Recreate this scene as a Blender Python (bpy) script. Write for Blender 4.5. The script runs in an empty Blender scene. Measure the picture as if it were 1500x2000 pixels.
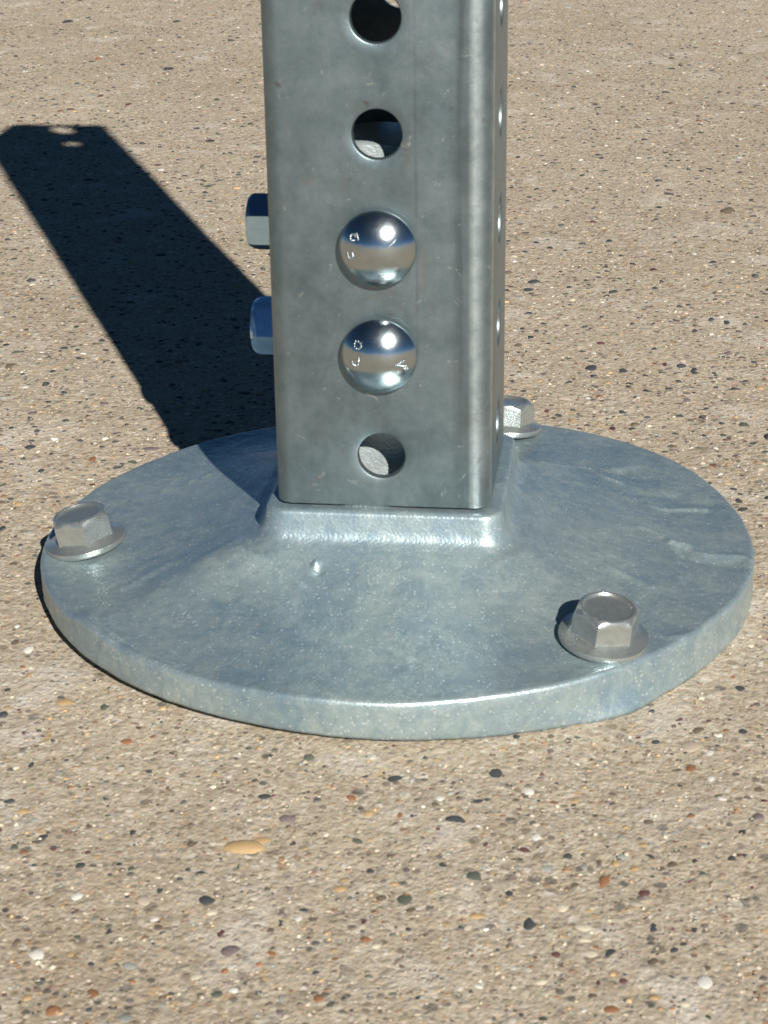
import bpy, bmesh, math, random
import numpy as np
from mathutils import Vector, Matrix, noise as mnoise

C = bpy.context.scene.collection
U = 0.0254                       # everything below is in inches; U turns it into metres
rnd = random.Random(7)
nrg = np.random.default_rng(11)

# ------------------------------------------------------------------ camera
yaw, pitch, roll, FPX = -0.130838, 0.398234, -0.017529, 3841.0
cam_d = bpy.data.cameras.new('camera'); cam = bpy.data.objects.new('camera', cam_d); C.objects.link(cam)
fw = Vector((math.sin(yaw)*math.cos(pitch), math.cos(yaw)*math.cos(pitch), -math.sin(pitch)))
rt = Vector((math.cos(yaw), -math.sin(yaw), 0)); up = rt.cross(fw)
r2 = math.cos(roll)*rt + math.sin(roll)*up; u2 = -math.sin(roll)*rt + math.cos(roll)*up
cam.matrix_world = Matrix(((r2.x, u2.x, -fw.x, 2.2364*U), (r2.y, u2.y, -fw.y, -17.917*U),
                           (r2.z, u2.z, -fw.z, 8.2955*U), (0, 0, 0, 1)))
cam_d.sensor_fit = 'VERTICAL'; cam_d.sensor_height = 24; cam_d.lens = FPX/2000*24
cam_d.clip_start = 0.01; cam_d.clip_end = 500
cam_d.dof.use_dof = True; cam_d.dof.focus_distance = 29*U; cam_d.dof.aperture_fstop = 62
bpy.context.scene.camera = cam

# ------------------------------------------------------------------ light
SUN_EL, SAZ = math.radians(31.6), 0.43775
tosun = Vector((math.sin(SAZ)*math.cos(SUN_EL), -math.cos(SAZ)*math.cos(SUN_EL), math.sin(SUN_EL)))
w = bpy.data.worlds.new('World'); bpy.context.scene.world = w; w.use_nodes = True
nt = w.node_tree; bg = nt.nodes['Background']
sky = nt.nodes.new('ShaderNodeTexSky'); sky.sky_type = 'NISHITA'; sky.sun_disc = False
sky.sun_elevation = SUN_EL; sky.sun_rotation = math.atan2(tosun.x, tosun.y)
sky.altitude = 2500; sky.air_density = 0.34; sky.dust_density = 0.0; sky.ozone_density = 2.2
wb = nt.nodes.new('ShaderNodeMix'); wb.data_type = 'RGBA'; wb.blend_type = 'MULTIPLY'; wb.inputs[0].default_value = 1.0
wb.inputs[7].default_value = (.70, 1.0, .98, 1); nt.links.new(sky.outputs[0], wb.inputs[6]); nt.links.new(wb.outputs[2], bg.inputs[0]); bg.inputs[1].default_value = 0.05
sd = bpy.data.lights.new('sun', 'SUN'); sd.energy = 5.0; sd.angle = math.radians(0.53); sd.color = (1.0, 0.955, 0.885)
so = bpy.data.objects.new('sun', sd); C.objects.link(so)
so.rotation_euler = tosun.to_track_quat('Z', 'Y').to_euler(); so.location = (0.2, -0.6, 0.6)
vs = bpy.context.scene.view_settings
vs.view_transform = 'Standard'; vs.look = 'None'; vs.exposure = 0.5; vs.gamma = 1

# ------------------------------------------------------------------ material helpers
class NT:
    def __init__(s, name):
        s.m = bpy.data.materials.new(name); s.m.use_nodes = True; s.t = s.m.node_tree
        s.b = s.t.nodes['Principled BSDF']
        s.co = s.t.nodes.new('ShaderNodeTexCoord').outputs['Object']
    def n(s, typ, ins=None, **kw):
        nd = s.t.nodes.new(typ)
        for k, v in kw.items(): setattr(nd, k, v)
        for k, v in (ins or {}).items():
            if isinstance(v, bpy.types.NodeSocket): s.t.links.new(v, nd.inputs[k])
            else: nd.inputs[k].default_value = v
        return nd
    def noise(s, scale, detail=3, rough=.55, vec=None, dist=0):
        return s.n('ShaderNodeTexNoise', {'Vector': vec or s.co, 'Scale': scale, 'Detail': detail, 'Roughness': rough, 'Distortion': dist}).outputs[0]
    def mapping(s, scale, rot=(0, 0, 0)):
        return s.n('ShaderNodeMapping', {'Vector': s.co, 'Scale': scale, 'Rotation': rot}).outputs[0]
    def ramp(s, f, stops, interp='LINEAR'):
        nd = s.n('ShaderNodeValToRGB', {'Fac': f}); nd.color_ramp.interpolation = interp; e = nd.color_ramp.elements
        while len(e) > len(stops): e.remove(e[-1])
        while len(e) < len(stops): e.new(1)
        for x, (p, c) in zip(e, stops):
            x.position = p; x.color = (c, c, c, 1) if isinstance(c, (int, float)) else (*c, 1)
        return nd.outputs[0]
    def mix(s, f, a, b, bt='MIX'):
        nd = s.n('ShaderNodeMix', data_type='RGBA', blend_type=bt)
        for i, v in ((0, f), (6, a), (7, b)):
            if isinstance(v, bpy.types.NodeSocket): s.t.links.new(v, nd.inputs[i])
            elif i: nd.inputs[i].default_value = (*v, 1) if len(v) == 3 else v
            else: nd.inputs[i].default_value = v
        return nd.outputs[2]
    def math(s, op, a, b=0.0, clamp=False):
        nd = s.n('ShaderNodeMath', operation=op, use_clamp=clamp)
        for i, v in ((0, a), (1, b)):
            if isinstance(v, bpy.types.NodeSocket): s.t.links.new(v, nd.inputs[i])
            else: nd.inputs[i].default_value = v
        return nd.outputs[0]
    def bump(s, h, strength, dist, nrm=None):
        i = {'Height': h, 'Strength': strength, 'Distance': dist}
        if nrm: i['Normal'] = nrm
        return s.n('ShaderNodeBump', i).outputs[0]
    def set(s, **kw):
        names = {'col': 'Base Color', 'metal': 'Metallic', 'rough': 'Roughness', 'nrm': 'Normal', 'spec': 'Specular IOR Level'}
        for k, v in kw.items():
            i = s.b.inputs[names[k]]
            if isinstance(v, bpy.types.NodeSocket): s.t.links.new(v, i)
            else: i.default_value = (*v, 1) if isinstance(v, tuple) else v
        return s.m

def I(x): return x/U     # a scale "per inch" expressed per metre

# galvanised casting: matt zinc with fine spangle, cloudy blotches, specular sparkle painted in as smoother light grains
a = NT('cast_galvanised_zinc')
cloud = a.noise(I(0.75), 5, .6, dist=.6); mott = a.noise(I(3.5), 4, .65)
f = a.math('ADD', a.math('MULTIPLY', cloud, .5), a.math('MULTIPLY', a.noise(I(6), 5, .7, dist=.8), .5))
col = a.ramp(f, [(.34, (.20, .30, .37)), (.5, (.32, .41, .44)), (.64, (.44, .52, .51))])
gr = a.noise(I(42), 2, .6)
col = a.mix(.35, col, a.ramp(gr, [(.3, .55), (.7, 1.0)]), 'MULTIPLY')
vor = a.n('ShaderNodeTexVoronoi', {'Vector': a.co, 'Scale': I(60)})
spk = a.ramp(a.n('ShaderNodeSeparateColor', {0: vor.outputs['Color']}).outputs[0], [(.965, 0.0), (.975, 1.0)])
col = a.mix(a.math('MULTIPLY', spk, .55), col, (.74, .80, .80))
h1 = a.bump(gr, .4, .006*U); h2 = a.bump(mott, .25, .03*U, h1)
vb = a.n('ShaderNodeTexVoronoi', {'Vector': a.co, 'Scale': I(30)})
h3 = a.bump(vb.outputs['Distance'], .2, .009*U, h2)
M_cast = a.set(col=col, metal=.55, rough=a.math('ADD', a.math('MULTIPLY', spk, -.16), a.ramp(mott, [(.3, .32), (.7, .44)])), nrm=h3)

# rolled galvanised steel of the tube
a = NT('rolled_galvanised_steel')
cl = a.noise(I(1.3), 5, .6, dist=.4)
st = a.noise(1, 4, .6, vec=a.mapping((I(7), I(7), I(.35))))
mo = a.noise(I(7), 5, .7)
f = a.math('ADD', a.math('MULTIPLY', cl, .5), a.math('ADD', a.math('MULTIPLY', st, .12), a.math('MULTIPLY', mo, .38)))
col = a.ramp(f, [(.32, (.115, .155, .17)), (.5, (.175, .225, .24)), (.68, (.245, .29, .30))])
stain = a.ramp(a.noise(I(2.1), 6, .7, dist=1.2), [(.57, 0.0), (.72, 1.0)])
col = a.mix(a.math('MULTIPLY', stain, .45), col, (.21, .165, .135))
# two roller lines down the faces
sep = a.n('ShaderNodeSeparateXYZ', {0: a.co})
def line(pos, wd, wob):
    x = a.math('ADD', sep.outputs[0], a.math('MULTIPLY', a.math('SUBTRACT', a.noise(I(.7), 2), .5), wob*U))
    return a.math('SUBTRACT', 1.0, a.math('DIVIDE', a.math('ABSOLUTE', a.math('SUBTRACT', x, pos*U)), wd*U), True)
ln = a.math('MULTIPLY', line(.345, .022, .02), a.ramp(a.noise(I(1.6), 3), [(.4, .05), (.65, .8)]))
bd = a.math('MULTIPLY', line(.74, .10, .10), a.ramp(st, [(.35, .3), (.6, 1.0)]))
col = a.mix(a.math('MULTIPLY', ln, .55), col, (.10, .11, .12)); col = a.mix(a.math('MULTIPLY', bd, .75), col, (.075, .085, .085))
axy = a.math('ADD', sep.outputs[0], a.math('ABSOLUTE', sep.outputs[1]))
corner_sheen = a.math('SUBTRACT', 1.0, a.math('DIVIDE', a.math('ABSOLUTE', a.math('SUBTRACT', axy, 1.875*U)), .060*U), True)  # sun highlight along the right corners, painted into the base colour
col = a.mix(a.math('MULTIPLY', corner_sheen, a.ramp(mo, [(.3, .35), (.6, .75)])), col, (.60, .66, .66))
scr = a.noise(1, 3, .7, vec=a.mapping((I(26), I(26), I(9)), (0, .7, 0)), dist=1.5)
wh = a.ramp(scr, [(.68, 0.0), (.75, 1.0)]); col = a.mix(a.math('MULTIPLY', wh, .4), col, (.55, .55, .50))
sp2 = a.ramp(a.noise(I(9), 3, .6, dist=.8), [(.655, 0.0), (.73, 1.0)]); col = a.mix(a.math('MULTIPLY', sp2, .5), col, (.5, .5, .46))
sp3 = a.ramp(a.noise(I(5), 2, .5), [(.69, 0.0), (.76, 1.0)]); col = a.mix(a.math('MULTIPLY', sp3, .6), col, (.13, .09, .075))
nb = a.bump(a.noise(I(60), 2, .6), .25, .004*U); nb = a.bump(mo, .3, .008*U, nb)
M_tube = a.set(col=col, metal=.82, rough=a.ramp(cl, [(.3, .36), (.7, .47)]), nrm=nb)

def plain_metal(name, c, metal, rough, var=.08, bumpd=.002, sc=12):
    a = NT(name); n1 = a.noise(I(sc), 4, .65); n2 = a.noise(I(sc*5), 2, .6)
    col = a.mix(n1, tuple(x*.72 for x in c), tuple(min(1, x*1.15) for x in c))
    return a.set(col=col, metal=metal, rough=a.math('ADD', rough-var, a.math('MULTIPLY', n1, 2*var)), nrm=a.bump(a.math('ADD', n1, n2), .4, bumpd*U))
M_anchor = plain_metal('dull_zinc_anchor', (.46, .495, .475), .78, .27, .1, .004, 9)
nt_ = M_anchor.node_tree; pb = nt_.nodes['Principled BSDF']; a = NT.__new__(NT); a.m, a.t, a.b = M_anchor, nt_, pb; a.co = [q for q in nt_.nodes if q.bl_idname == 'ShaderNodeTexCoord'][0].outputs['Object']
old = pb.inputs['Base Color'].links[0].from_socket
gr_ = a.ramp(a.noise(I(11), 4, .65, dist=.7), [(.64, 0.0), (.72, 1.0)]); a.set(col=a.mix(a.math('MULTIPLY', gr_, .6), old, (.10, .095, .08)))
M_dome = plain_metal('polished_zinc_dome', (.50, .56, .58), 1.0, .20, .08, .005, 2)
M_hex = plain_metal('bright_blue_zinc_nut', (.50, .72, .98), 1.0, .26, .05, .001, 8)

M_stub = plain_metal('fresh_zinc', (.52, .59, .60), .5, .4, .1, .02, 9)

# concrete with exposed sand and aggregate
def concrete():
    a = NT('exposed_aggregate_concrete')
    def cells(scale, rnds=1.0):
        v = a.n('ShaderNodeTexVoronoi', {'Vector': a.mapping((I(scale),)*3), 'Scale': 1.0, 'Randomness': rnds})
        s_ = a.n('ShaderNodeSeparateColor', {0: v.outputs['Color']}); return v, s_
    v1, s1 = cells(27); v2, s2 = cells(13); v3, s3 = cells(6.2)
    pal = [(.0, (.045, .05, .055)), (.06, (.16, .13, .10)), (.14, (.30, .24, .165)), (.38, (.42, .35, .25)), (.60, (.37, .30, .21)),
           (.74, (.50, .44, .34)), (.88, (.45, .31, .17)), (.93, (.30, .17, .11)), (.955, (.62, .58, .50))]
    sand = a.ramp(s1.outputs[0], pal, 'CONSTANT')
    g2 = a.ramp(s2.outputs[0], pal, 'CONSTANT'); g3 = a.ramp(s3.outputs[1], pal, 'CONSTANT')
    m2 = a.math('MULTIPLY', a.ramp(s2.outputs[2], [(.50, 0.0), (.52, 1.0)]), a.ramp(v2.outputs['Distance'], [(.36, 1.0), (.46, 0.0)]))
    m3 = a.math('MULTIPLY', a.ramp(s3.outputs[2], [(.72, 0.0), (.74, 1.0)]), a.ramp(v3.outputs['Distance'], [(.28, 1.0), (.38, 0.0)]))
    paste = a.ramp(a.noise(I(9), 5, .68), [(.3, (.355, .30, .23)), (.5, (.455, .392, .30)), (.7, (.55, .495, .41))])
    col = a.mix(.42, paste, sand)
    col = a.mix(a.math('MULTIPLY', m2, .7), col, g2); col = a.mix(a.math('MULTIPLY', m3, .6), col, g3)
    big = a.noise(I(.16), 5, .62); mid = a.noise(I(.9), 5, .65, dist=.5)
    col = a.mix(1.0, col, a.ramp(big, [(.32, (.90, .87, .84)), (.5, (1, 1, 1)), (.68, (1.06, 1.06, 1.06))]), 'MULTIPLY')
    lait = a.ramp(mid, [(.55, 0.0), (.67, 1.0)]); col = a.mix(a.math('MULTIPLY', lait, .48), col, (.62, .58, .52))
    rust = a.ramp(a.noise(I(.5), 5, .7, dist=1.0), [(.58, 0.0), (.72, 1.0)]); col = a.mix(a.math('MULTIPLY', rust, .28), col, (.33, .22, .13))
    hh = a.math('ADD', a.math('MULTIPLY', a.noise(I(26), 4, .75), .6), a.math('MULTIPLY', a.ramp(v1.outputs['Distance'], [(0, 1.0), (.6, 0.0)]), .4))
    n1 = a.bump(hh, .85, .014*U); n2 = a.bump(a.ramp(v2.outputs['Distance'], [(0, 1.0), (.55, 0.0)]), .55, .014*U, n1)
    n3 = a.bump(mid, .6, .06*U, n2)
    return a.set(col=col, rough=.85, nrm=n3, spec=.3)
M_conc = concrete()

STONE = {'D': (.055, .062, .068), 'G': (.10, .115, .09), 'B': (.16, .125, .085), 'M': (.13, .055, .055), 'R': (.30, .14, .065),
         'Y': (.50, .34, .17), 'C': (.62, .55, .42), 'W': (.72, .69, .62), 'L': (.33, .34, .31), 'P': (.20, .16, .16), 'T': (.44, .375, .29)}
def stone_mat(name, attr=False, c=None):
    a = NT(name)
    base = a.n('ShaderNodeAttribute', attribute_name='tint').outputs[0] if attr else a.n('ShaderNodeRGB').outputs[0]
    if not attr: base.default_value = (*c, 1)
    n1 = a.noise(I(24), 4, .7)
    col = a.mix(1.0, base, a.ramp(n1, [(.3, .62), (.55, 1.0), (.75, 1.3)]), 'MULTIPLY')
    dust = a.ramp(a.noise(I(13), 4, .7), [(.52, 0.0), (.72, 1.0)]); col = a.mix(a.math('MULTIPLY', dust, .35), col, (.40, .34, .25))
    return a.set(col=col, rough=.6, nrm=a.bump(n1, .6, .008*U), spec=.4)
SMAT = {k: stone_mat('pebble_' + n, c=STONE[k]) for k, n in dict(D='slate', G='green_grey', B='brown', M='maroon', R='rust', Y='ochre', C='cream', W='white', L='pale_grey', P='purple_grey', T='tan').items()}
M_grit = stone_mat('mixed_grit', attr=True)

# ------------------------------------------------------------------ mesh helpers
def mesh_np(name, V, F, mat, parent=None, smooth=True, sharp=None):
    me = bpy.data.meshes.new(name); V = np.asarray(V, float)*U
    if isinstance(F, np.ndarray):
        me.vertices.add(len(V)); me.vertices.foreach_set('co', V.ravel())
        k = F.shape[1]; me.loops.add(F.size); me.loops.foreach_set('vertex_index', F.ravel().astype(np.int32))
        me.polygons.add(len(F)); me.polygons.foreach_set('loop_start', np.arange(0, F.size, k, dtype=np.int32))
        me.update(calc_edges=True)
    else: me.from_pydata([tuple(v) for v in V], [], F); me.update()
    if mat: me.materials.append(mat)
    me.polygons.foreach_set('use_smooth', [smooth]*len(me.polygons))
    if sharp: me.set_sharp_from_angle(angle=math.radians(sharp))
    o = bpy.data.objects.new(name, me); C.objects.link(o)
    if parent: o.parent = parent
    return o

def lathe(rows, n=64, hexf=None):
    """rows of (radius, z); hexf[i] gives how hexagonal row i is (0..1), radius then = across flats / 2"""
    V = []; F = []
    for i, (r, z) in enumerate(rows):
        h = hexf[i] if hexf else 0
        for j in range(n):
            t = 2*math.pi*j/n; k = 1/math.cos(((t + math.pi/6) % (math.pi/3)) - math.pi/6)
            rr = r*(1 + (k-1)*h); V.append((rr*math.cos(t), rr*math.sin(t), z))
    m = len(rows)
    for i in range(m-1):
        for j in range(n):
            F.append((i*n+j, i*n+(j+1) % n, (i+1)*n+(j+1) % n, (i+1)*n+j))
    V.append((0, 0, rows[-1][1])); c = len(V)-1
    for j in range(n): F.append(((m-1)*n+j, (m-1)*n+(j+1) % n, c))
    V.append((0, 0, rows[0][1])); c = len(V)-1
    for j in range(n): F.append(((j+1) % n, j, c))
    return V, F

# ------------------------------------------------------------------ ground sheet
def axis(lo, hi, step, far, grow=1.35):
    a = list(np.arange(lo, hi+1e-6, step)); s = step; x = lo; L = []
    while x > -far: s *= grow; x -= s; L.append(x)
    s = step; x = a[-1]; R = []
    while x < far: s *= grow; x += s; R.append(x)
    return np.array(L[::-1] + a + R)
def undul(x, y):
    return (.012*np.sin(x*.9+.4*y+1)*np.sin(y*.7-.3*x) + .006*np.sin(2.3*x+1.1*y+.5)*np.sin(1.9*y-1.3*x+2)
            + .004*np.sin(5.1*x+2.7*y)*np.sin(4.3*y-3.1*x+1))*.8 - .012
xs = axis(-20, 14, .07, 3000); ys = axis(-9, 43, .07, 3000)
X, Y = np.meshgrid(xs, ys); near = np.clip(1-np.maximum(np.abs(X)-30, np.abs(Y-15)-40)/20, 0, 1)
Z = undul(X, Y)*near + nrg.normal(0, .0050, X.shape)*near
V = np.stack([X, Y, Z], -1).reshape(-1, 3); nx, ny = len(xs), len(ys)
idx = np.arange(nx*ny).reshape(ny, nx)
F = np.stack([idx[:-1, :-1], idx[:-1, 1:], idx[1:, 1:], idx[1:, :-1]], -1).reshape(-1, 4)
ground = mesh_np('concrete_ground', V, F, M_conc); ground['kind'] = 'structure'

# ------------------------------------------------------------------ pebbles set in the concrete
def pebble_shape(seed, sub):
    bm = bmesh.new(); bmesh.ops.create_icosphere(bm, subdivisions=sub, radius=1)
    r = random.Random(seed); cuts = [Vector((r.uniform(-1, 1), r.uniform(-1, 1), r.uniform(-.3, .8))).normalized() for _ in range(9)]
    for v in bm.verts:
        d = v.co.normalized(); k = 1.0
        for c_ in cuts: k = min(k, r_lim/max(1e-3, d.dot(c_))) if (r_lim := .72) and d.dot(c_) > 0 else k
        v.co = d*(k + .07*mnoise.noise(d*2.1+Vector((seed, 0, 0))))
    bm.verts.ensure_lookup_table()
    V = np.array([v.co[:] for v in bm.verts]); F = np.array([[v.index for v in f.verts] for f in bm.faces]); bm.free()
    return V, F
shapes2 = [pebble_shape(s, 2) for s in range(10)]
shapes1 = [pebble_shape(s+50, 1) for s in range(8)]
camxy = np.array([2.2364, -17.917, 8.2955])
def in_view(x, y, m=1.0):
    d = np.array([x, y, 0])-camxy; z = d@np.array(fw)
    return abs(d@np.array(r2)/z) < .1953*m and abs(d@np.array(u2)/z) < .2604*m
def on_plate(x, y): return (x-.017)**2+(y-.108)**2 < 3.52**2
placed = [(0.45,-3.95,0.152,0.148,'D'),(1.26,-3.79,0.118,0.149,'D'),(0.13,-4.29,0.116,0.119,'R'),(0.85,-4.23,0.091,0.095,'W'),(1.17,-4.24,0.140,0.071,'D'),(0.31,-4.51,0.115,0.108,'Y'),(0.54,-4.50,0.090,0.123,'R'),(-0.14,-4.34,0.075,0.064,'D'),(1.65,-4.74,0.104,0.133,'W'),(1.57,-4.92,0.087,0.101,'M'),(1.22,-5.32,0.139,0.166,'G'),(0.97,-5.19,0.086,0.071,'D'),(0.43,-5.31,0.070,0.084,'D'),(0.72,-5.67,0.137,0.174,'G'),(0.55,-5.67,0.091,0.094,'B'),(-0.13,-6.06,0.075,0.116,'D'),(1.67,-5.89,0.111,0.192,'D'),(1.90,-5.67,0.120,0.118,'C'),(0.23,-5.57,0.138,0.109,'Y'),(1.30,-5.83,0.165,0.078,'Y'),(0.51,-6.20,0.081,0.075,'R'),(0.59,-6.27,0.088,0.087,'C'),(0.32,-6.46,0.087,0.085,'R'),(-0.15,-6.42,0.110,0.099,'R'),(1.58,-6.46,0.064,0.083,'W'),(1.49,-5.52,0.061,0.081,'D'),(1.75,-5.15,0.148,0.112,'L'),(1.79,-6.58,0.113,0.094,'C'),(-0.47,-4.98,0.160,0.104,'Y'),(0.00,-5.88,0.106,0.066,'D'),(-2.62,-4.60,0.100,0.081,'D'),(-2.30,-5.14,0.089,0.106,'G'),(-2.20,-5.12,0.081,0.121,'D'),(-2.06,-5.24,0.072,0.060,'D'),(-1.51,-4.97,0.053,0.106,'D'),(-1.50,-5.43,0.063,0.065,'D'),(-0.86,-5.49,0.133,0.077,'D'),(-1.11,-5.75,0.054,0.082,'D'),(-0.59,-5.35,0.059,0.114,'D'),(-0.60,-5.08,0.399,0.265,'Y'),(-1.72,-5.88,0.100,0.109,'W'),(-0.67,-5.97,0.091,0.092,'C'),(-1.36,-6.28,0.060,0.116,'D'),(-1.99,-6.49,0.067,0.102,'B'),(-0.55,-6.23,0.059,0.127,'M'),(-0.62,-6.76,0.101,0.107,'C'),(-1.82,-6.63,0.132,0.125,'W'),(-1.51,-7.25,0.126,0.137,'R'),(-0.86,-6.86,0.046,0.071,'G'),(-2.44,-4.75,0.166,0.095,'Y'),(-0.46,-7.03,0.056,0.080,'D'),(2.58,-3.14,0.087,0.088,'D'),(3.33,-2.90,0.104,0.117,'D'),(2.94,-2.90,0.122,0.144,'B'),(1.40,-3.15,0.061,0.098,'D'),(2.87,-3.54,0.110,0.202,'R'),(3.03,-3.29,0.085,0.121,'W'),(3.03,-3.71,0.075,0.107,'W'),(3.10,-4.02,0.107,0.111,'W'),(3.41,-3.84,0.124,0.097,'B'),(2.86,-4.31,0.089,0.085,'R'),(2.52,-4.44,0.088,0.091,'B'),(1.91,-4.98,0.086,0.100,'D'),(2.32,-4.96,0.094,0.072,'L'),(2.15,-5.05,0.062,0.113,'B'),(1.98,-5.37,0.092,0.102,'B'),(2.19,-5.29,0.092,0.179,'R'),(2.66,-5.16,0.085,0.084,'P'),(2.70,-5.04,0.101,0.127,'B'),(2.87,-4.97,0.054,0.100,'D'),(2.93,-5.13,0.069,0.091,'G'),(3.15,-4.91,0.078,0.114,'D'),(3.25,-4.85,0.051,0.086,'D'),(2.08,-5.91,0.192,0.102,'C'),(2.56,-5.86,0.059,0.140,'D'),(2.85,-5.87,0.051,0.076,'D'),(2.07,-6.05,0.102,0.075,'C'),(2.10,-6.24,0.152,0.122,'C'),(2.25,-6.20,0.094,0.135,'D'),(2.56,-6.28,0.093,0.133,'B'),(2.70,-6.13,0.072,0.080,'D'),(2.77,-6.05,0.080,0.056,'D'),(2.90,-6.47,0.120,0.153,'W'),(2.27,-6.84,0.125,0.101,'R'),(2.57,-6.69,0.105,0.080,'Y'),(3.05,-6.69,0.042,0.091,'D'),(2.93,-6.31,0.050,0.084,'B'),(2.14,-6.72,0.077,0.080,'B'),(3.84,15.18,0.326,0.493,'B'),(0.74,10.26,0.182,0.214,'D'),(3.10,6.72,0.113,0.292,'D'),(2.72,6.95,0.094,0.170,'M'),(2.98,5.56,0.127,0.192,'P'),(1.90,5.61,0.128,0.232,'R'),(2.17,6.63,0.146,0.208,'D'),(3.60,8.91,0.121,0.266,'D'),(3.38,9.02,0.100,0.195,'D'),(3.15,8.48,0.084,0.212,'D'),(4.10,11.26,0.130,0.252,'D'),(2.58,11.44,0.140,0.199,'M'),(1.27,5.03,0.082,0.149,'M'),(0.76,7.59,0.139,0.202,'B'),(2.35,4.67,0.124,0.126,'B'),(3.57,7.51,0.115,0.220,'P'),(3.93,6.12,0.155,0.179,'Y'),(2.08,4.51,0.092,0.160,'M'),(2.70,4.58,0.074,0.143,'P'),(1.34,10.44,0.106,0.189,'D'),(1.99,10.24,0.165,0.186,'D'),(2.59,8.72,0.085,0.168,'D'),(2.59,7.57,0.110,0.155,'D'),(0.90,7.96,0.098,0.138,'D'),(-4.45,2.55,0.084,0.148,'D'),(-3.95,2.97,0.103,0.202,'R'),(-4.39,0.87,0.078,0.171,'D'),(-3.10,-2.45,0.075,0.144,'Y'),(-2.64,-2.93,0.211,0.175,'Y'),(-3.12,-3.19,0.100,0.172,'D'),(-2.25,-3.00,0.077,0.153,'G'),(-1.85,-3.34,0.098,0.073,'M'),(-2.62,-4.02,0.048,0.104,'D'),(-3.26,-1.92,0.126,0.196,'W'),(-3.44,-1.80,0.088,0.133,'B'),(-5.25,5.51,0.101,0.207,'D'),(-5.94,6.23,0.194,0.241,'B'),(-5.72,9.79,0.093,0.193,'D'),(-13.18,34.97,0.341,0.633,'D'),(-10.16,35.12,0.225,0.445,'D'),(-10.82,29.35,0.203,0.437,'R'),(-9.54,24.69,0.161,0.420,'M'),(-12.76,35.69,0.172,0.462,'D'),(-8.78,28.04,0.295,0.410,'D'),(-8.70,23.80,0.135,0.345,'M')]
stones = [(x, y, a_*.5, b_*.5, k, 0.0, True) for x, y, a_, b_, k in placed]
kinds = 'DDDDDDDGGBBMRPPLLYYTTTTTCW'
cells_ = {}
for s in stones: cells_.setdefault((int(s[0]*3), int(s[1]*3)), []).append(s)
def clear(x, y, r):
    cx, cy = int(x*3), int(y*3)
    for i in (-1, 0, 1):
        for j in (-1, 0, 1):
            for s in cells_.get((cx+i, cy+j), ()):
                if (s[0]-x)**2+(s[1]-y)**2 < (max(s[2], s[3])+r)**2: return False
    return True
n_try = 0
while n_try < 26000:
    n_try += 1
    y = rnd.uniform(-9, 43); t = (y+17.9)/57.0
    x = -.13*(y+17.9)+2.2 + rnd.uniform(-1, 1)*(1.4+13.5*t)
    r = min(.13, max(.02, rnd.lognormvariate(math.log(.037), .42)))
    if on_plate(x, y): continue
    if y < 0 and rnd.random() < (.82 if r > .045 else .45): continue
    if not clear(x, y, r): continue
    k = rnd.choice(kinds if y > 2 else 'DGBBMRPLLYYYTTTTTTTTCCW')
    if y > 2 and r > .05 and rnd.random() < .35: k = 'D'
    if r > .07 and k in 'CWY' and rnd.random() < .5: k = 'D'
    s = (x, y, r, r*rnd.uniform(.6, 1.0), k, rnd.uniform(0, 6.28), False)
    stones.append(s); cells_.setdefault((int(x*3), int(y*3)), []).append(s)
def screen(s):
    d = math.dist((s[0], s[1], 0), camxy); return (s[2]*s[3]*8.3/d)/d**2*(1 if in_view(s[0], s[1], .99) else 0)
stones.sort(key=screen, reverse=True)
single, rest = stones[:298], stones[298:]
def gz(x, y): return float(undul(np.float64(x), np.float64(y)))
pm = {}
for i, (x, y, a_, b_, k, rot, fixed) in enumerate(single):
    key = (i % 10, k)
    if key not in pm:
        Vp, Fp = shapes2[i % 10]; o = mesh_np('pebble', Vp, Fp, SMAT[k]); pm[key] = o.data
    else:
        o = bpy.data.objects.new('pebble', pm[key]); C.objects.link(o)
    h = .42*min(a_, b_)*rnd.uniform(.8, 1.2)
    o.parent = ground; o.scale = (a_*1.12, b_*1.12, h); o.rotation_euler = (rnd.uniform(-.08, .08), rnd.uniform(-.08, .08), rot if not fixed else -.05)
    o.location = (x*U, y*U, (gz(x, y) - h*rnd.uniform(.25, .45))*U)
def scatter(name, items, shapes, cols, hfac=.42, sink=(.2, .45)):
    Vs, Fs, Cs, off = [], [], [], 0
    for (x, y, a_, b_, rot), c in zip(items, cols):
        Vp, Fp = shapes[rnd.randrange(len(shapes))]; h = hfac*min(a_, b_)*rnd.uniform(.8, 1.3)
        cr, sr = math.cos(rot), math.sin(rot); px, py = Vp[:, 0]*a_*1.1, Vp[:, 1]*b_*1.1
        Vs.append(np.stack([x+px*cr-py*sr, y+px*sr+py*cr, Vp[:, 2]*h + gz(x, y)-h*rnd.uniform(*sink)], 1))
        Fs.append(Fp+off); off += len(Vp); j = rnd.uniform(.75, 1.25); Cs.append(np.tile((*[q*j for q in c], 1), (len(Vp), 1)))
    o = mesh_np(name, np.vstack(Vs), np.vstack(Fs), M_grit, ground)
    at = o.data.color_attributes.new('tint', 'FLOAT_COLOR', 'POINT'); at.data.foreach_set('color', np.vstack(Cs).ravel())
    o['kind'] = 'stuff'; return o
scatter('pebbles', [(s[0], s[1], s[2], s[3], s[5]) for s in rest], shapes2, [STONE[s[4]] for s in rest])
gi, gc = [], []
for _ in range(46000):
    y = -9+52*rnd.random()**1.05; t = (y+17.9)/57.0; x = -.13*(y+17.9)+2.2 + rnd.uniform(-1, 1)*(1.3+11.5*t)
    if on_plate(x, y): continue
    r = min(.034, rnd.lognormvariate(math.log(.017), .35))
    gi.append((x, y, r, r*rnd.uniform(.65, 1), rnd.uniform(0, 6.28))); gc.append(STONE[rnd.choice('TTTTTTTTTTCCYYLLBBPRMDDD')])
scatter('sand_grit', gi, shapes1, gc, .7, (.1, .5))

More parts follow.
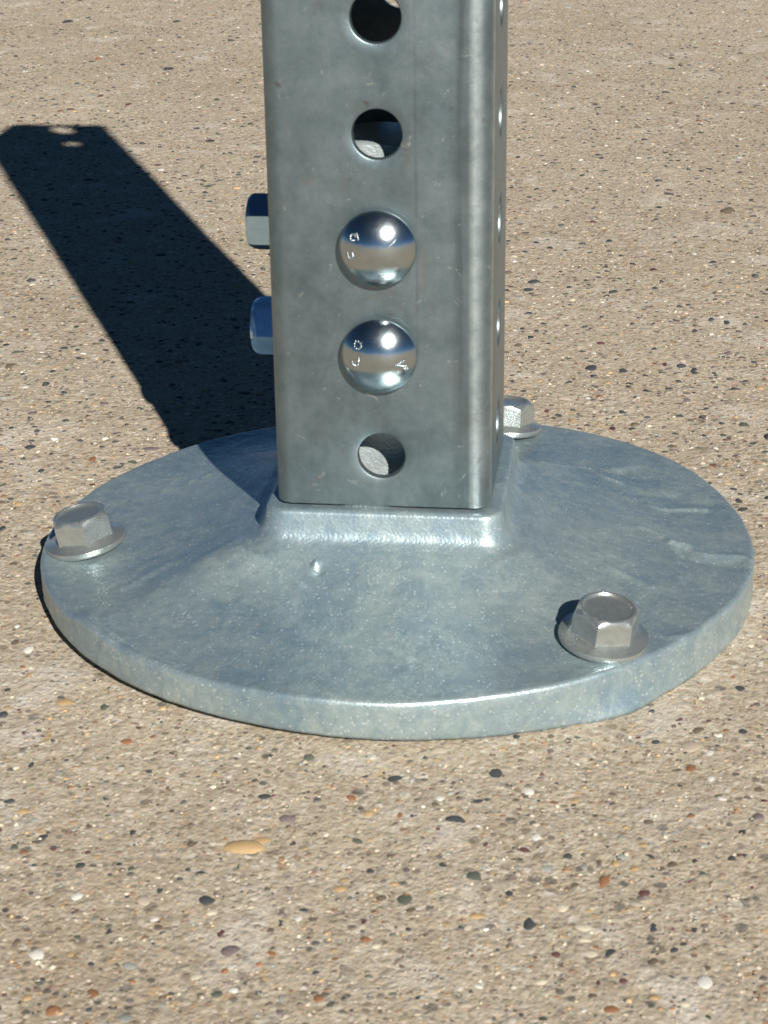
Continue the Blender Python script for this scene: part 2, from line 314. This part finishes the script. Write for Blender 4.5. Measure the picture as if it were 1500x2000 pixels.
# ------------------------------------------------------------------ sign post: one bolted-together thing
PCX, PCY, RP, ZT, Z0 = .017, .108, 3.541, .4155, 1.187
post = bpy.data.objects.new('metal_post', None); C.objects.link(post); post.location = (0, 0, 0)
post.empty_display_size = .02
post['label'] = 'perforated square galvanised steel post bolted upright into a round zinc base on concrete'
post['category'] = 'post'

# --- cast base plate
NA = 720
th = np.arange(NA)/NA*2*np.pi
# the casting is not quite round
adeg = np.array([-180, -164, -152, -140, -117, -100, -85, -70, -52, -36, -17, -2, 14, 26, 44, 57, 69, 100, 138, 157, 180.])
arad = np.array([3.565, 3.575, 3.56, 3.547, 3.545, 3.545, 3.56, 3.537, 3.535, 3.515, 3.53, 3.52, 3.51, 3.54, 3.60, 3.60, 3.54, 3.51, 3.494, 3.50, 3.565])
tt = np.linspace(-180, 180, NA+1); rr_ = np.interp(tt, adeg, arad)
ker = np.hanning(31); ker /= ker.sum(); rr_ = np.convolve(np.r_[rr_[-31:-1], rr_, rr_[1:31]], ker, 'same')[30:-30]
Rth = np.interp((np.degrees(th)+180) % 360-180, tt, rr_)
HC, RC = 1.125, .20                      # collar half width and corner radius
def rsq_ray(c, s, H=HC, r=RC):           # radius of the rounded square in a direction
    c, s = abs(c), abs(s); a = H/max(c, s)
    px, py = a*c, a*s
    if px > H-r and py > H-r:
        k = (H-r)*(c+s); disc = k*k-(2*(H-r)**2-r*r)
        a = k+math.sqrt(max(disc, 0))
    return a
P0 = np.array([[rsq_ray(math.cos(t), math.sin(t))*math.cos(t), rsq_ray(math.cos(t), math.sin(t))*math.sin(t)] for t in th])
# outward normal of the rounded square
cl_ = np.clip(P0, -(HC-RC), HC-RC); N0 = P0-cl_; N0 /= np.linalg.norm(N0, axis=1)[:, None]
dirv = np.stack([np.cos(th), np.sin(th)], 1)
P1 = np.array([PCX, PCY])+dirv*(Rth[:, None])
segs = [((1.41, 1.44), (1.76, 1.72), (2.22, 1.45), .030, .035), ((1.36, 1.6), (1.8, 1.95), (2.4, 1.75), -.03, .12), ((2.45, 1.1), (2.70, .86), (3.05, .95), .026, .03),
        ((2.5, 1.3), (2.8, 1.15), (3.1, 1.2), -.03, .14), ((2.75, .02), (3.02, -.11), (3.4, -.25), .030, .045), ((2.8, -.18), (3.05, -.33), (3.45, -.42), -.024, .07),
        ((2.4, .25), (2.7, .12), (2.9, -.02), .02, .05), ((1.5, 1.0), (1.9, 1.15), (2.3, 1.0), .012, .07), ((2.0, -.6), (2.3, -.9), (2.6, -1.0), .015, .05),
        ((2.1, 1.9), (2.35, 2.1), (2.7, 2.0), .014, .05), ((2.45, -1.8), (2.7, -2.0), (2.9, -1.9), .02, .04), ((2.1, -2.75), (2.35, -2.6), (2.6, -2.5), .018, .05)]
def segd(x, y, p, q):
    p, q = np.array(p), np.array(q); d = q-p; t = np.clip(((x-p[0])*d[0]+(y-p[1])*d[1])/(d@d), 0, 1)
    return np.hypot(x-p[0]-t*d[0], y-p[1]-t*d[1])
def relief(x, y):
    wob = .05*np.sin(7*x+3*y)+.03*np.sin(13*y-9*x)
    z = np.zeros_like(x)
    # a step in the casting that runs from the left rim to the collar corner
    nx_, ny_ = .628, -.778; t_ = (x+2.04)*nx_+(y+1.60)*ny_+.05*np.sin(3*x+1)+.02*np.sin(11*x+5*y); l_ = (x+2.04)*-ny_+(y+1.60)*nx_
    win = 1/(1+np.exp(-(l_+1.35)/.10))*1/(1+np.exp((l_-.95)/.10)); st_ = 1/(1+np.exp(-t_/.10))
    z += win*(0.135*st_*np.exp(-np.maximum(t_, 0)/.7)*(1+.3*np.sin(4*l_)) + .012*np.exp(-((t_+.34)/.07)**2)*(1+.7*np.sin(5*l_+1)))
    for a_, b_, c_, h, wd in segs:
        d = np.minimum(segd(x+wob, y+wob*.6, a_, b_), segd(x+wob, y+wob*.6, b_, c_))
        z += h*np.exp(-(d/wd)**2)
    for bx, by, h, wd in ((-.575, -1.47, .05, .035), (-.54, -1.56, -.03, .04), (-.7, -1.75, .015, .05), (.9, -2.2, .01, .06), (-.95, -1.3, .03, .05), (-1.15, -1.25, .03, .04), (-2.2, 1.3, .02, .05), (-2.35, 1.18, .018, .05)):
        z += h*np.exp(-((x-bx)**2+(y-by)**2)/wd**2)
    return z
rows = []           # each: (x, y, z) arrays
ztop = Z0-.034
def ring_sq(h, z):  # inner rings: scaled square
    k = h/HC; return (P0[:, 0]*k, P0[:, 1]*k, np.full(NA, z))
for h in (.30, .7, .95, 1.03): rows.append(ring_sq(h, ztop))
E_ = .045
for a_ in np.linspace(0, 90, 6):
    o_ = E_*math.sin(math.radians(a_))-E_; z = ztop-E_*(1-math.cos(math.radians(a_)))
    rows.append((P0[:, 0]+N0[:, 0]*o_, P0[:, 1]+N0[:, 1]*o_, np.full(NA, z)))
prof = [(.012, ztop-.10), (.022, ztop-.16), (.035, ztop-.21), (.055, ztop-.25), (.085, ztop-.285), (.125, ztop-.312), (.175, ztop-.332), (.24, ztop-.348)]
ZF = ztop-.345
for o_, z in prof[:-1]: rows.append((P0[:, 0]+N0[:, 0]*o_, P0[:, 1]+N0[:, 1]*o_, np.full(NA, z)))
PS = P0+N0*.24
for s_ in np.r_[np.linspace(0, .97, 130), np.linspace(.975, 1, 5)]:
    Pn = PS+(P1-dirv*.045-PS)*s_
    z = ZT+(ZF-ZT)*((1-s_)**2.1)
    rows.append((Pn[:, 0], Pn[:, 1], z))
for i, (x, y, z) in enumerate(rows):
    if i > 3:
        g = min(1, max(0, (i-13)/12))
        n_ = np.array([mnoise.noise(Vector((px*1.1, py*1.1, 3)))*.012+mnoise.noise(Vector((px*3.7, py*3.7, 9)))*.006+mnoise.noise(Vector((px*11, py*11, 1)))*.0028+mnoise.noise(Vector((px*26, py*26, 1)))*.0013 for px, py in zip(x, y)])
        rows[i] = (x, y, z+(n_+relief(x, y))*g*np.where(i > len(rows)-6, .75, 1))
zr = rows[-1][2]
wv = np.array([mnoise.noise(Vector((math.cos(t)*6, math.sin(t)*6, 4)))*.008+mnoise.noise(Vector((math.cos(t)*30, math.sin(t)*30, 4)))*.003 for t in th])
for a_ in (30, 60, 90):
    o_ = .045*math.sin(math.radians(a_))-.045; dz = .045*(1-math.cos(math.radians(a_)))
    rows.append((P1[:, 0]+dirv[:, 0]*(o_+wv*.6), P1[:, 1]+dirv[:, 1]*(o_+wv*.6), zr-dz))
deg = (np.degrees(th)+180) % 360-180
gap = np.interp(deg, [-180, -150, -120, -95, -78, -60, 0, 90, 180], [.13, .125, .10, .065, .03, -.02, -.02, .0, .13])
lip = .10*np.exp(-((deg+50)/7)**2)+.03*np.exp(-((deg+38)/6)**2)+.012*np.exp(-((deg+118.5)/1.0)**2)
for q in (.2, .45, .7, .9, 1.0):
    zz = (zr-.045)*(1-q)+gap*q
    fx = np.array([mnoise.noise(Vector((math.cos(t)*14, math.sin(t)*14, q*2)))*.007 for t in th])+wv+lip*q**3
    if q == 1.0: fx = fx-.012
    rows.append((P1[:, 0]+dirv[:, 0]*fx, P1[:, 1]+dirv[:, 1]*fx, zz))
rows.append((P1[:, 0]-dirv[:, 0]*.03, P1[:, 1]-dirv[:, 1]*.03, gap-.004))
rows.append((P1[:, 0]-dirv[:, 0]*.40, P1[:, 1]-dirv[:, 1]*.40, np.minimum(gap, .02)-.03))
V = np.vstack([np.stack(r_, 1) for r_ in rows]); n = len(rows)
ii = np.arange(NA); jj = (ii+1) % NA
F = np.vstack([np.stack([k*NA+ii, k*NA+jj, (k+1)*NA+jj, (k+1)*NA+ii], 1)[:, ::-1] for k in range(n-1)])
F = [tuple(f) for f in F.tolist()] + [tuple(range(NA)), tuple(range((n-1)*NA, n*NA))[::-1]]
base = mesh_np('base_plate', V, F, M_cast, post)
base['label'] = 'round cast zinc base plate with a raised square collar'

# stub of the casting that stands inside the tube, arched at the top
def stub():
    V, F = [], []; prof_ = []
    hw = .56; ztop_ = Z0+2.98
    for k in range(25):
        t = k/24; x = -hw+2*hw*t; prof_.append((x, ztop_+.34*math.sqrt(max(0, 1-((x+.1)/.75)**2))))
    pts = [(-hw, Z0-.1)]+prof_+[(hw, Z0-.1)]
    for y in (-.52, -.48, .4):
        for x, z in pts:
            k = .96 if y == -.52 else 1; V.append((x*k, y, z if k == 1 else z-.02))
    m = len(pts)
    F.append(tuple(range(m)))
    for l in range(2):
        for i in range(m-1): F.append((l*m+i+1, l*m+i, (l+1)*m+i, (l+1)*m+i+1))
    F.append(tuple(range(2*m, 3*m))[::-1])
    return V, F
V, F = stub(); stub_o = mesh_np('inner_stub', V, F, M_stub, base, sharp=35)

# --- perforated tube
def tube():
    V, F = [], []; vid = {}
    def vert(p):
        k = (round(p[0], 5), round(p[1], 5), round(p[2], 5))
        if k not in vid: vid[k] = len(V); V.append(k)
        return vid[k]
    W, RO, T = 1.012, .16, .095; f_ = W-RO; HR = .219
    def side(s):
        c, n_ = ((1, 0), (0, 1), (-1, 0), (0, -1))[s], None
        c = np.array(c, float); t = np.array((-c[1], c[0]))   # outward normal, tangent
        return c, t
    cells_ = [(Z0, Z0+1)] + [(Z0+k, Z0+k+1) for k in range(1, 12)] + [(Z0+12, Z0+12.83)]
    for s in range(4):
        c, t = side(s)
        def P(u, z, d): q = c*(W-d)+t*u; return (q[0], q[1], z)
        for k, (za, zb) in enumerate(cells_):
            solid = s == 2 and k == 12  # unseen top hole filled in to keep its light spot out of the shadow
            zc = za+.5
            # 48 directions to the rectangle
            NB = 48; bor = []
            for i in range(NB):
                a = 2*math.pi*i/NB+1e-9; ca, sa = math.cos(a), math.sin(a)
                hz = zb-zc if sa > 0 else zc-za
                bor.append((ca, sa, hz))
            # parametrise the border evenly: right, top, left, bottom with 12 points each
            bor = []
            for i in range(12): bor.append((f_, za+(zb-za)*i/12))
            for i in range(12): bor.append((f_-2*f_*i/12, zb))
            for i in range(12): bor.append((-f_, zb-(zb-za)*i/12))
            for i in range(12): bor.append((-f_+2*f_*i/12, za))
            ang = [-.25*math.pi+2*math.pi*i/48 for i in range(48)]
            def circ(r): return [(r*math.cos(a), zc+r*math.sin(a)) for a in ang]
            mids = []
            c1 = circ(HR+.10)
            rings = [[P(u, z, 0) for u, z in bor], [P(u, z, 0) for u, z in c1], [P(u, z, 0) for u, z in circ(HR+.022)],
                     [P(u, z, .006) for u, z in circ(HR+.008)], [P(u, z, .02) for u, z in circ(HR)], [P(u, z, T-.015) for u, z in circ(HR)],
                     [P(u, z, T) for u, z in circ(HR+.01)], [P(u, z, T) for u, z in bor]]
            if solid: F.append((vert(P(-f_, za, 0)), vert(P(f_, za, 0)), vert(P(f_, zb, 0)), vert(P(-f_, zb, 0)))); F.append((vert(P(-f_, za, T)), vert(P(f_, za, T)), vert(P(f_, zb, T)), vert(P(-f_, zb, T))))
            for a_, b_ in (() if solid else zip(rings, rings[1:])):
                for i in range(48):
                    j = (i+1) % 48; F.append((vert(a_[i]), vert(a_[j]), vert(b_[j]), vert(b_[i])))
            for i in range(12):
                z1, z2 = za+(zb-za)*i/12, za+(zb-za)*(i+1)/12
                for rr, d0, flip in ((RO, 0, False), (RO-T, T, True)):
                    for q in range(8):
                        a1, a2 = math.pi/2*q/8, math.pi/2*(q+1)/8
                        def A(a, z): 
                            p = c*(f_+rr*math.cos(a))+t*(f_+rr*math.sin(a)); return (p[0], p[1], z)
                        fc = (vert(A(a1, z1)), vert(A(a2, z1)), vert(A(a2, z2)), vert(A(a1, z2)))
                        F.append(fc if not flip else fc[::-1])
    # end caps
    for z, fl in ((Z0, True), (Z0+12.83, False)):
        loopo, loopi = [], []
        for s in range(4):
            c, t = side(s)
            for i in range(13):
                u = -f_+2*f_*i/12
                loopo.append((*(c*W+t*u), z)); loopi.append((*(c*(W-T)+t*u), z))
            for q in range(1, 8):
                a = math.pi/2*q/8
                loopo.append((*(c*(f_+RO*math.cos(a))+t*(f_+RO*math.sin(a))), z))
                loopi.append((*(c*(f_+(RO-T)*math.cos(a))+t*(f_+(RO-T)*math.sin(a))), z))
        m = len(loopo)
        for i in range(m):
            j = (i+1) % m; fc = (vert(loopo[i]), vert(loopo[j]), vert(loopi[j]), vert(loopi[i]))
            F.append(fc[::-1] if fl else fc)
    F2 = [f for f in F if len(set(f)) == 4]
    return V, F2
V, F = tube()
LEAN = .003
V = [(x+(z-Z0-1.2)*LEAN, y, z) for x, y, z in V]
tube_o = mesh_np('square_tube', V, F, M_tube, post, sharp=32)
bm = bmesh.new(); bm.from_mesh(tube_o.data); bmesh.ops.recalc_face_normals(bm, faces=bm.faces); bm.to_mesh(tube_o.data); bm.free()
tube_o['label'] = 'square steel tube with a round hole every inch up each face, save one filled to block light'

# --- carriage bolts on the front face
def stroke(bm, pts, r=.0125):
    """small raised bead along points (u, v) on a dome of radius .345, height .17"""
    R_ = (.345**2+.165**2)/(2*.165)
    for (u, v_) in pts:
        z = .014+math.sqrt(R_*R_-u*u-v_*v_)-(R_-.165)
        bmesh.ops.create_icosphere(bm, subdivisions=2, radius=r*U, matrix=Matrix.Translation((u*U, v_*U, (z+.02)*U)))
def dome(z, marks, lab):
    rows_ = [(.13, -.06), (.13, .0), (.325, .0), (.342, .006), (.349, .018), (.348, .03), (.343, .036)]
    R_ = (.345**2+.165**2)/(2*.165)
    amax = math.asin(.345/R_)
    for k in range(1, 17):
        a_ = amax*(1-k/17); rows_.append((R_*math.sin(a_), .036+R_*math.cos(a_)-(R_-.165)))
    V, F = lathe(rows_, 72)
    o = mesh_np('carriage_bolt', V, F, M_dome, post, sharp=50)
    o.location = ((z-Z0-1.2)*LEAN*U, -1.075*U, z*U); o.rotation_euler = (math.radians(90), 0, 0); o['label'] = lab
    for pts in marks:
        bm = bmesh.new(); stroke(bm, pts); me = bpy.data.meshes.new('head_mark'); bm.to_mesh(me); bm.free()
        me.materials.append(M_dome); me.polygons.foreach_set('use_smooth', [True]*len(me.polygons))
        m_ = bpy.data.objects.new('head_mark', me); C.objects.link(m_); m_.parent = o
    return o
def arc(cx, cy, r, a0, a1, n): return [(cx+r*math.cos(math.radians(a0+(a1-a0)*i/n)), cy+r*math.sin(math.radians(a0+(a1-a0)*i/n))) for i in range(n+1)]
def bar(x0, y0, x1, y1, n): return [(x0+(x1-x0)*i/n, y0+(y1-y0)*i/n) for i in range(n+1)]
dome(Z0+2.5, [arc(-.20, .13, .025, 30, 300, 6), bar(-.15, .12, -.165, .165, 3), arc(-.225, -.03, .028, -200, 40, 7), bar(.12, .06, .18, .12, 6),
              bar(.03, -.19, .03, -.235, 3) + bar(.035, -.21, .06, -.19, 2) + bar(.035, -.215, .06, -.235, 2)], 'upper shiny domed bolt head on the front of the post')
dome(Z0+1.5, [arc(-.175, .14, .032, 0, 330, 8), arc(-.2, -.02, .03, 180, 330, 5) + bar(-.165, .0, -.165, .03, 2), bar(.17, -.03, .25, -.05, 6) + bar(.2, -.02, .24, .0, 3),
              arc(.26, -.07, .02, 90, 300, 4)], 'lower shiny domed bolt head on the front of the post')

# --- hex heads on the left face
def hexhead(z, rot, lab):
    r_ = .243
    rows_ = [(r_, 0), (r_, .26), (r_*.995, .295), (r_*.95, .325), (r_*.6, .327)]; hx = [1, 1, .72, .2, 0]
    V, F = lathe(rows_, 72, hx)
    o = mesh_np('hex_nut', V, F, M_hex, post, sharp=24)
    o.matrix_local = Matrix(((0, 0, -1, -1.016*U), (-1, 0, 0, -.05*U), (0, 1, 0, z*U), (0, 0, 0, 1))) @ Matrix.Rotation(math.radians(rot), 4, 'Z')
    o['label'] = lab
    return o
hexhead(Z0+2.46, -6, 'upper hex nut on the left side of the post')
hexhead(Z0+1.44, 24, 'lower hex nut on the left side of the post')

# --- anchor bolts: flanged hex heads with a dished top
def anchor(ang, rad, rot, tilt, lab, z):
    fl = [(.385, 0), (.402, .012), (.406, .045), (.398, .066), (.38, .072), (.335, .088), (.30, .105), (.29, .115)]
    V, F = lathe(fl, 72)
    x, y = .017+rad*math.cos(math.radians(ang)), .108+rad*math.sin(math.radians(ang))
    r_ = .268
    rows_ = [(r_*1.02, .085), (r_, .10), (r_, .275), (r_*1.0, .305), (r_*.985, .327), (r_*.96, .343), (r_*.90, .352), (r_*.84, .349), (r_*.80, .333), (r_*.77, .327), (r_*.4, .325)]
    hx = [1, 1, 1, .78, .35, 0, 0, 0, 0, 0, 0]
    V2, F2 = lathe(rows_, 96, hx)
    o = mesh_np('anchor_bolt', V2, F2, M_anchor, post, sharp=26)
    f_ = mesh_np('flange', V, F, M_anchor, o, sharp=50)
    ax = Vector((-math.sin(math.radians(ang)), math.cos(math.radians(ang)), 0))
    o.matrix_local = Matrix.Translation((x*U, y*U, z*U)) @ Matrix.Rotation(math.radians(tilt), 4, ax) @ Matrix.Rotation(math.radians(rot), 4, 'Z')
    o['label'] = lab
    return o
anchor(-168.7, 3.12, 20, 10, 'flanged hex anchor bolt at the left edge of the base plate', .452)
anchor(-47.5, 3.09, -14, 9, 'flanged hex anchor bolt at the right front of the base plate', .455)
anchor(73.5, 3.08, 33, 7, 'flanged hex anchor bolt behind the post', .452)
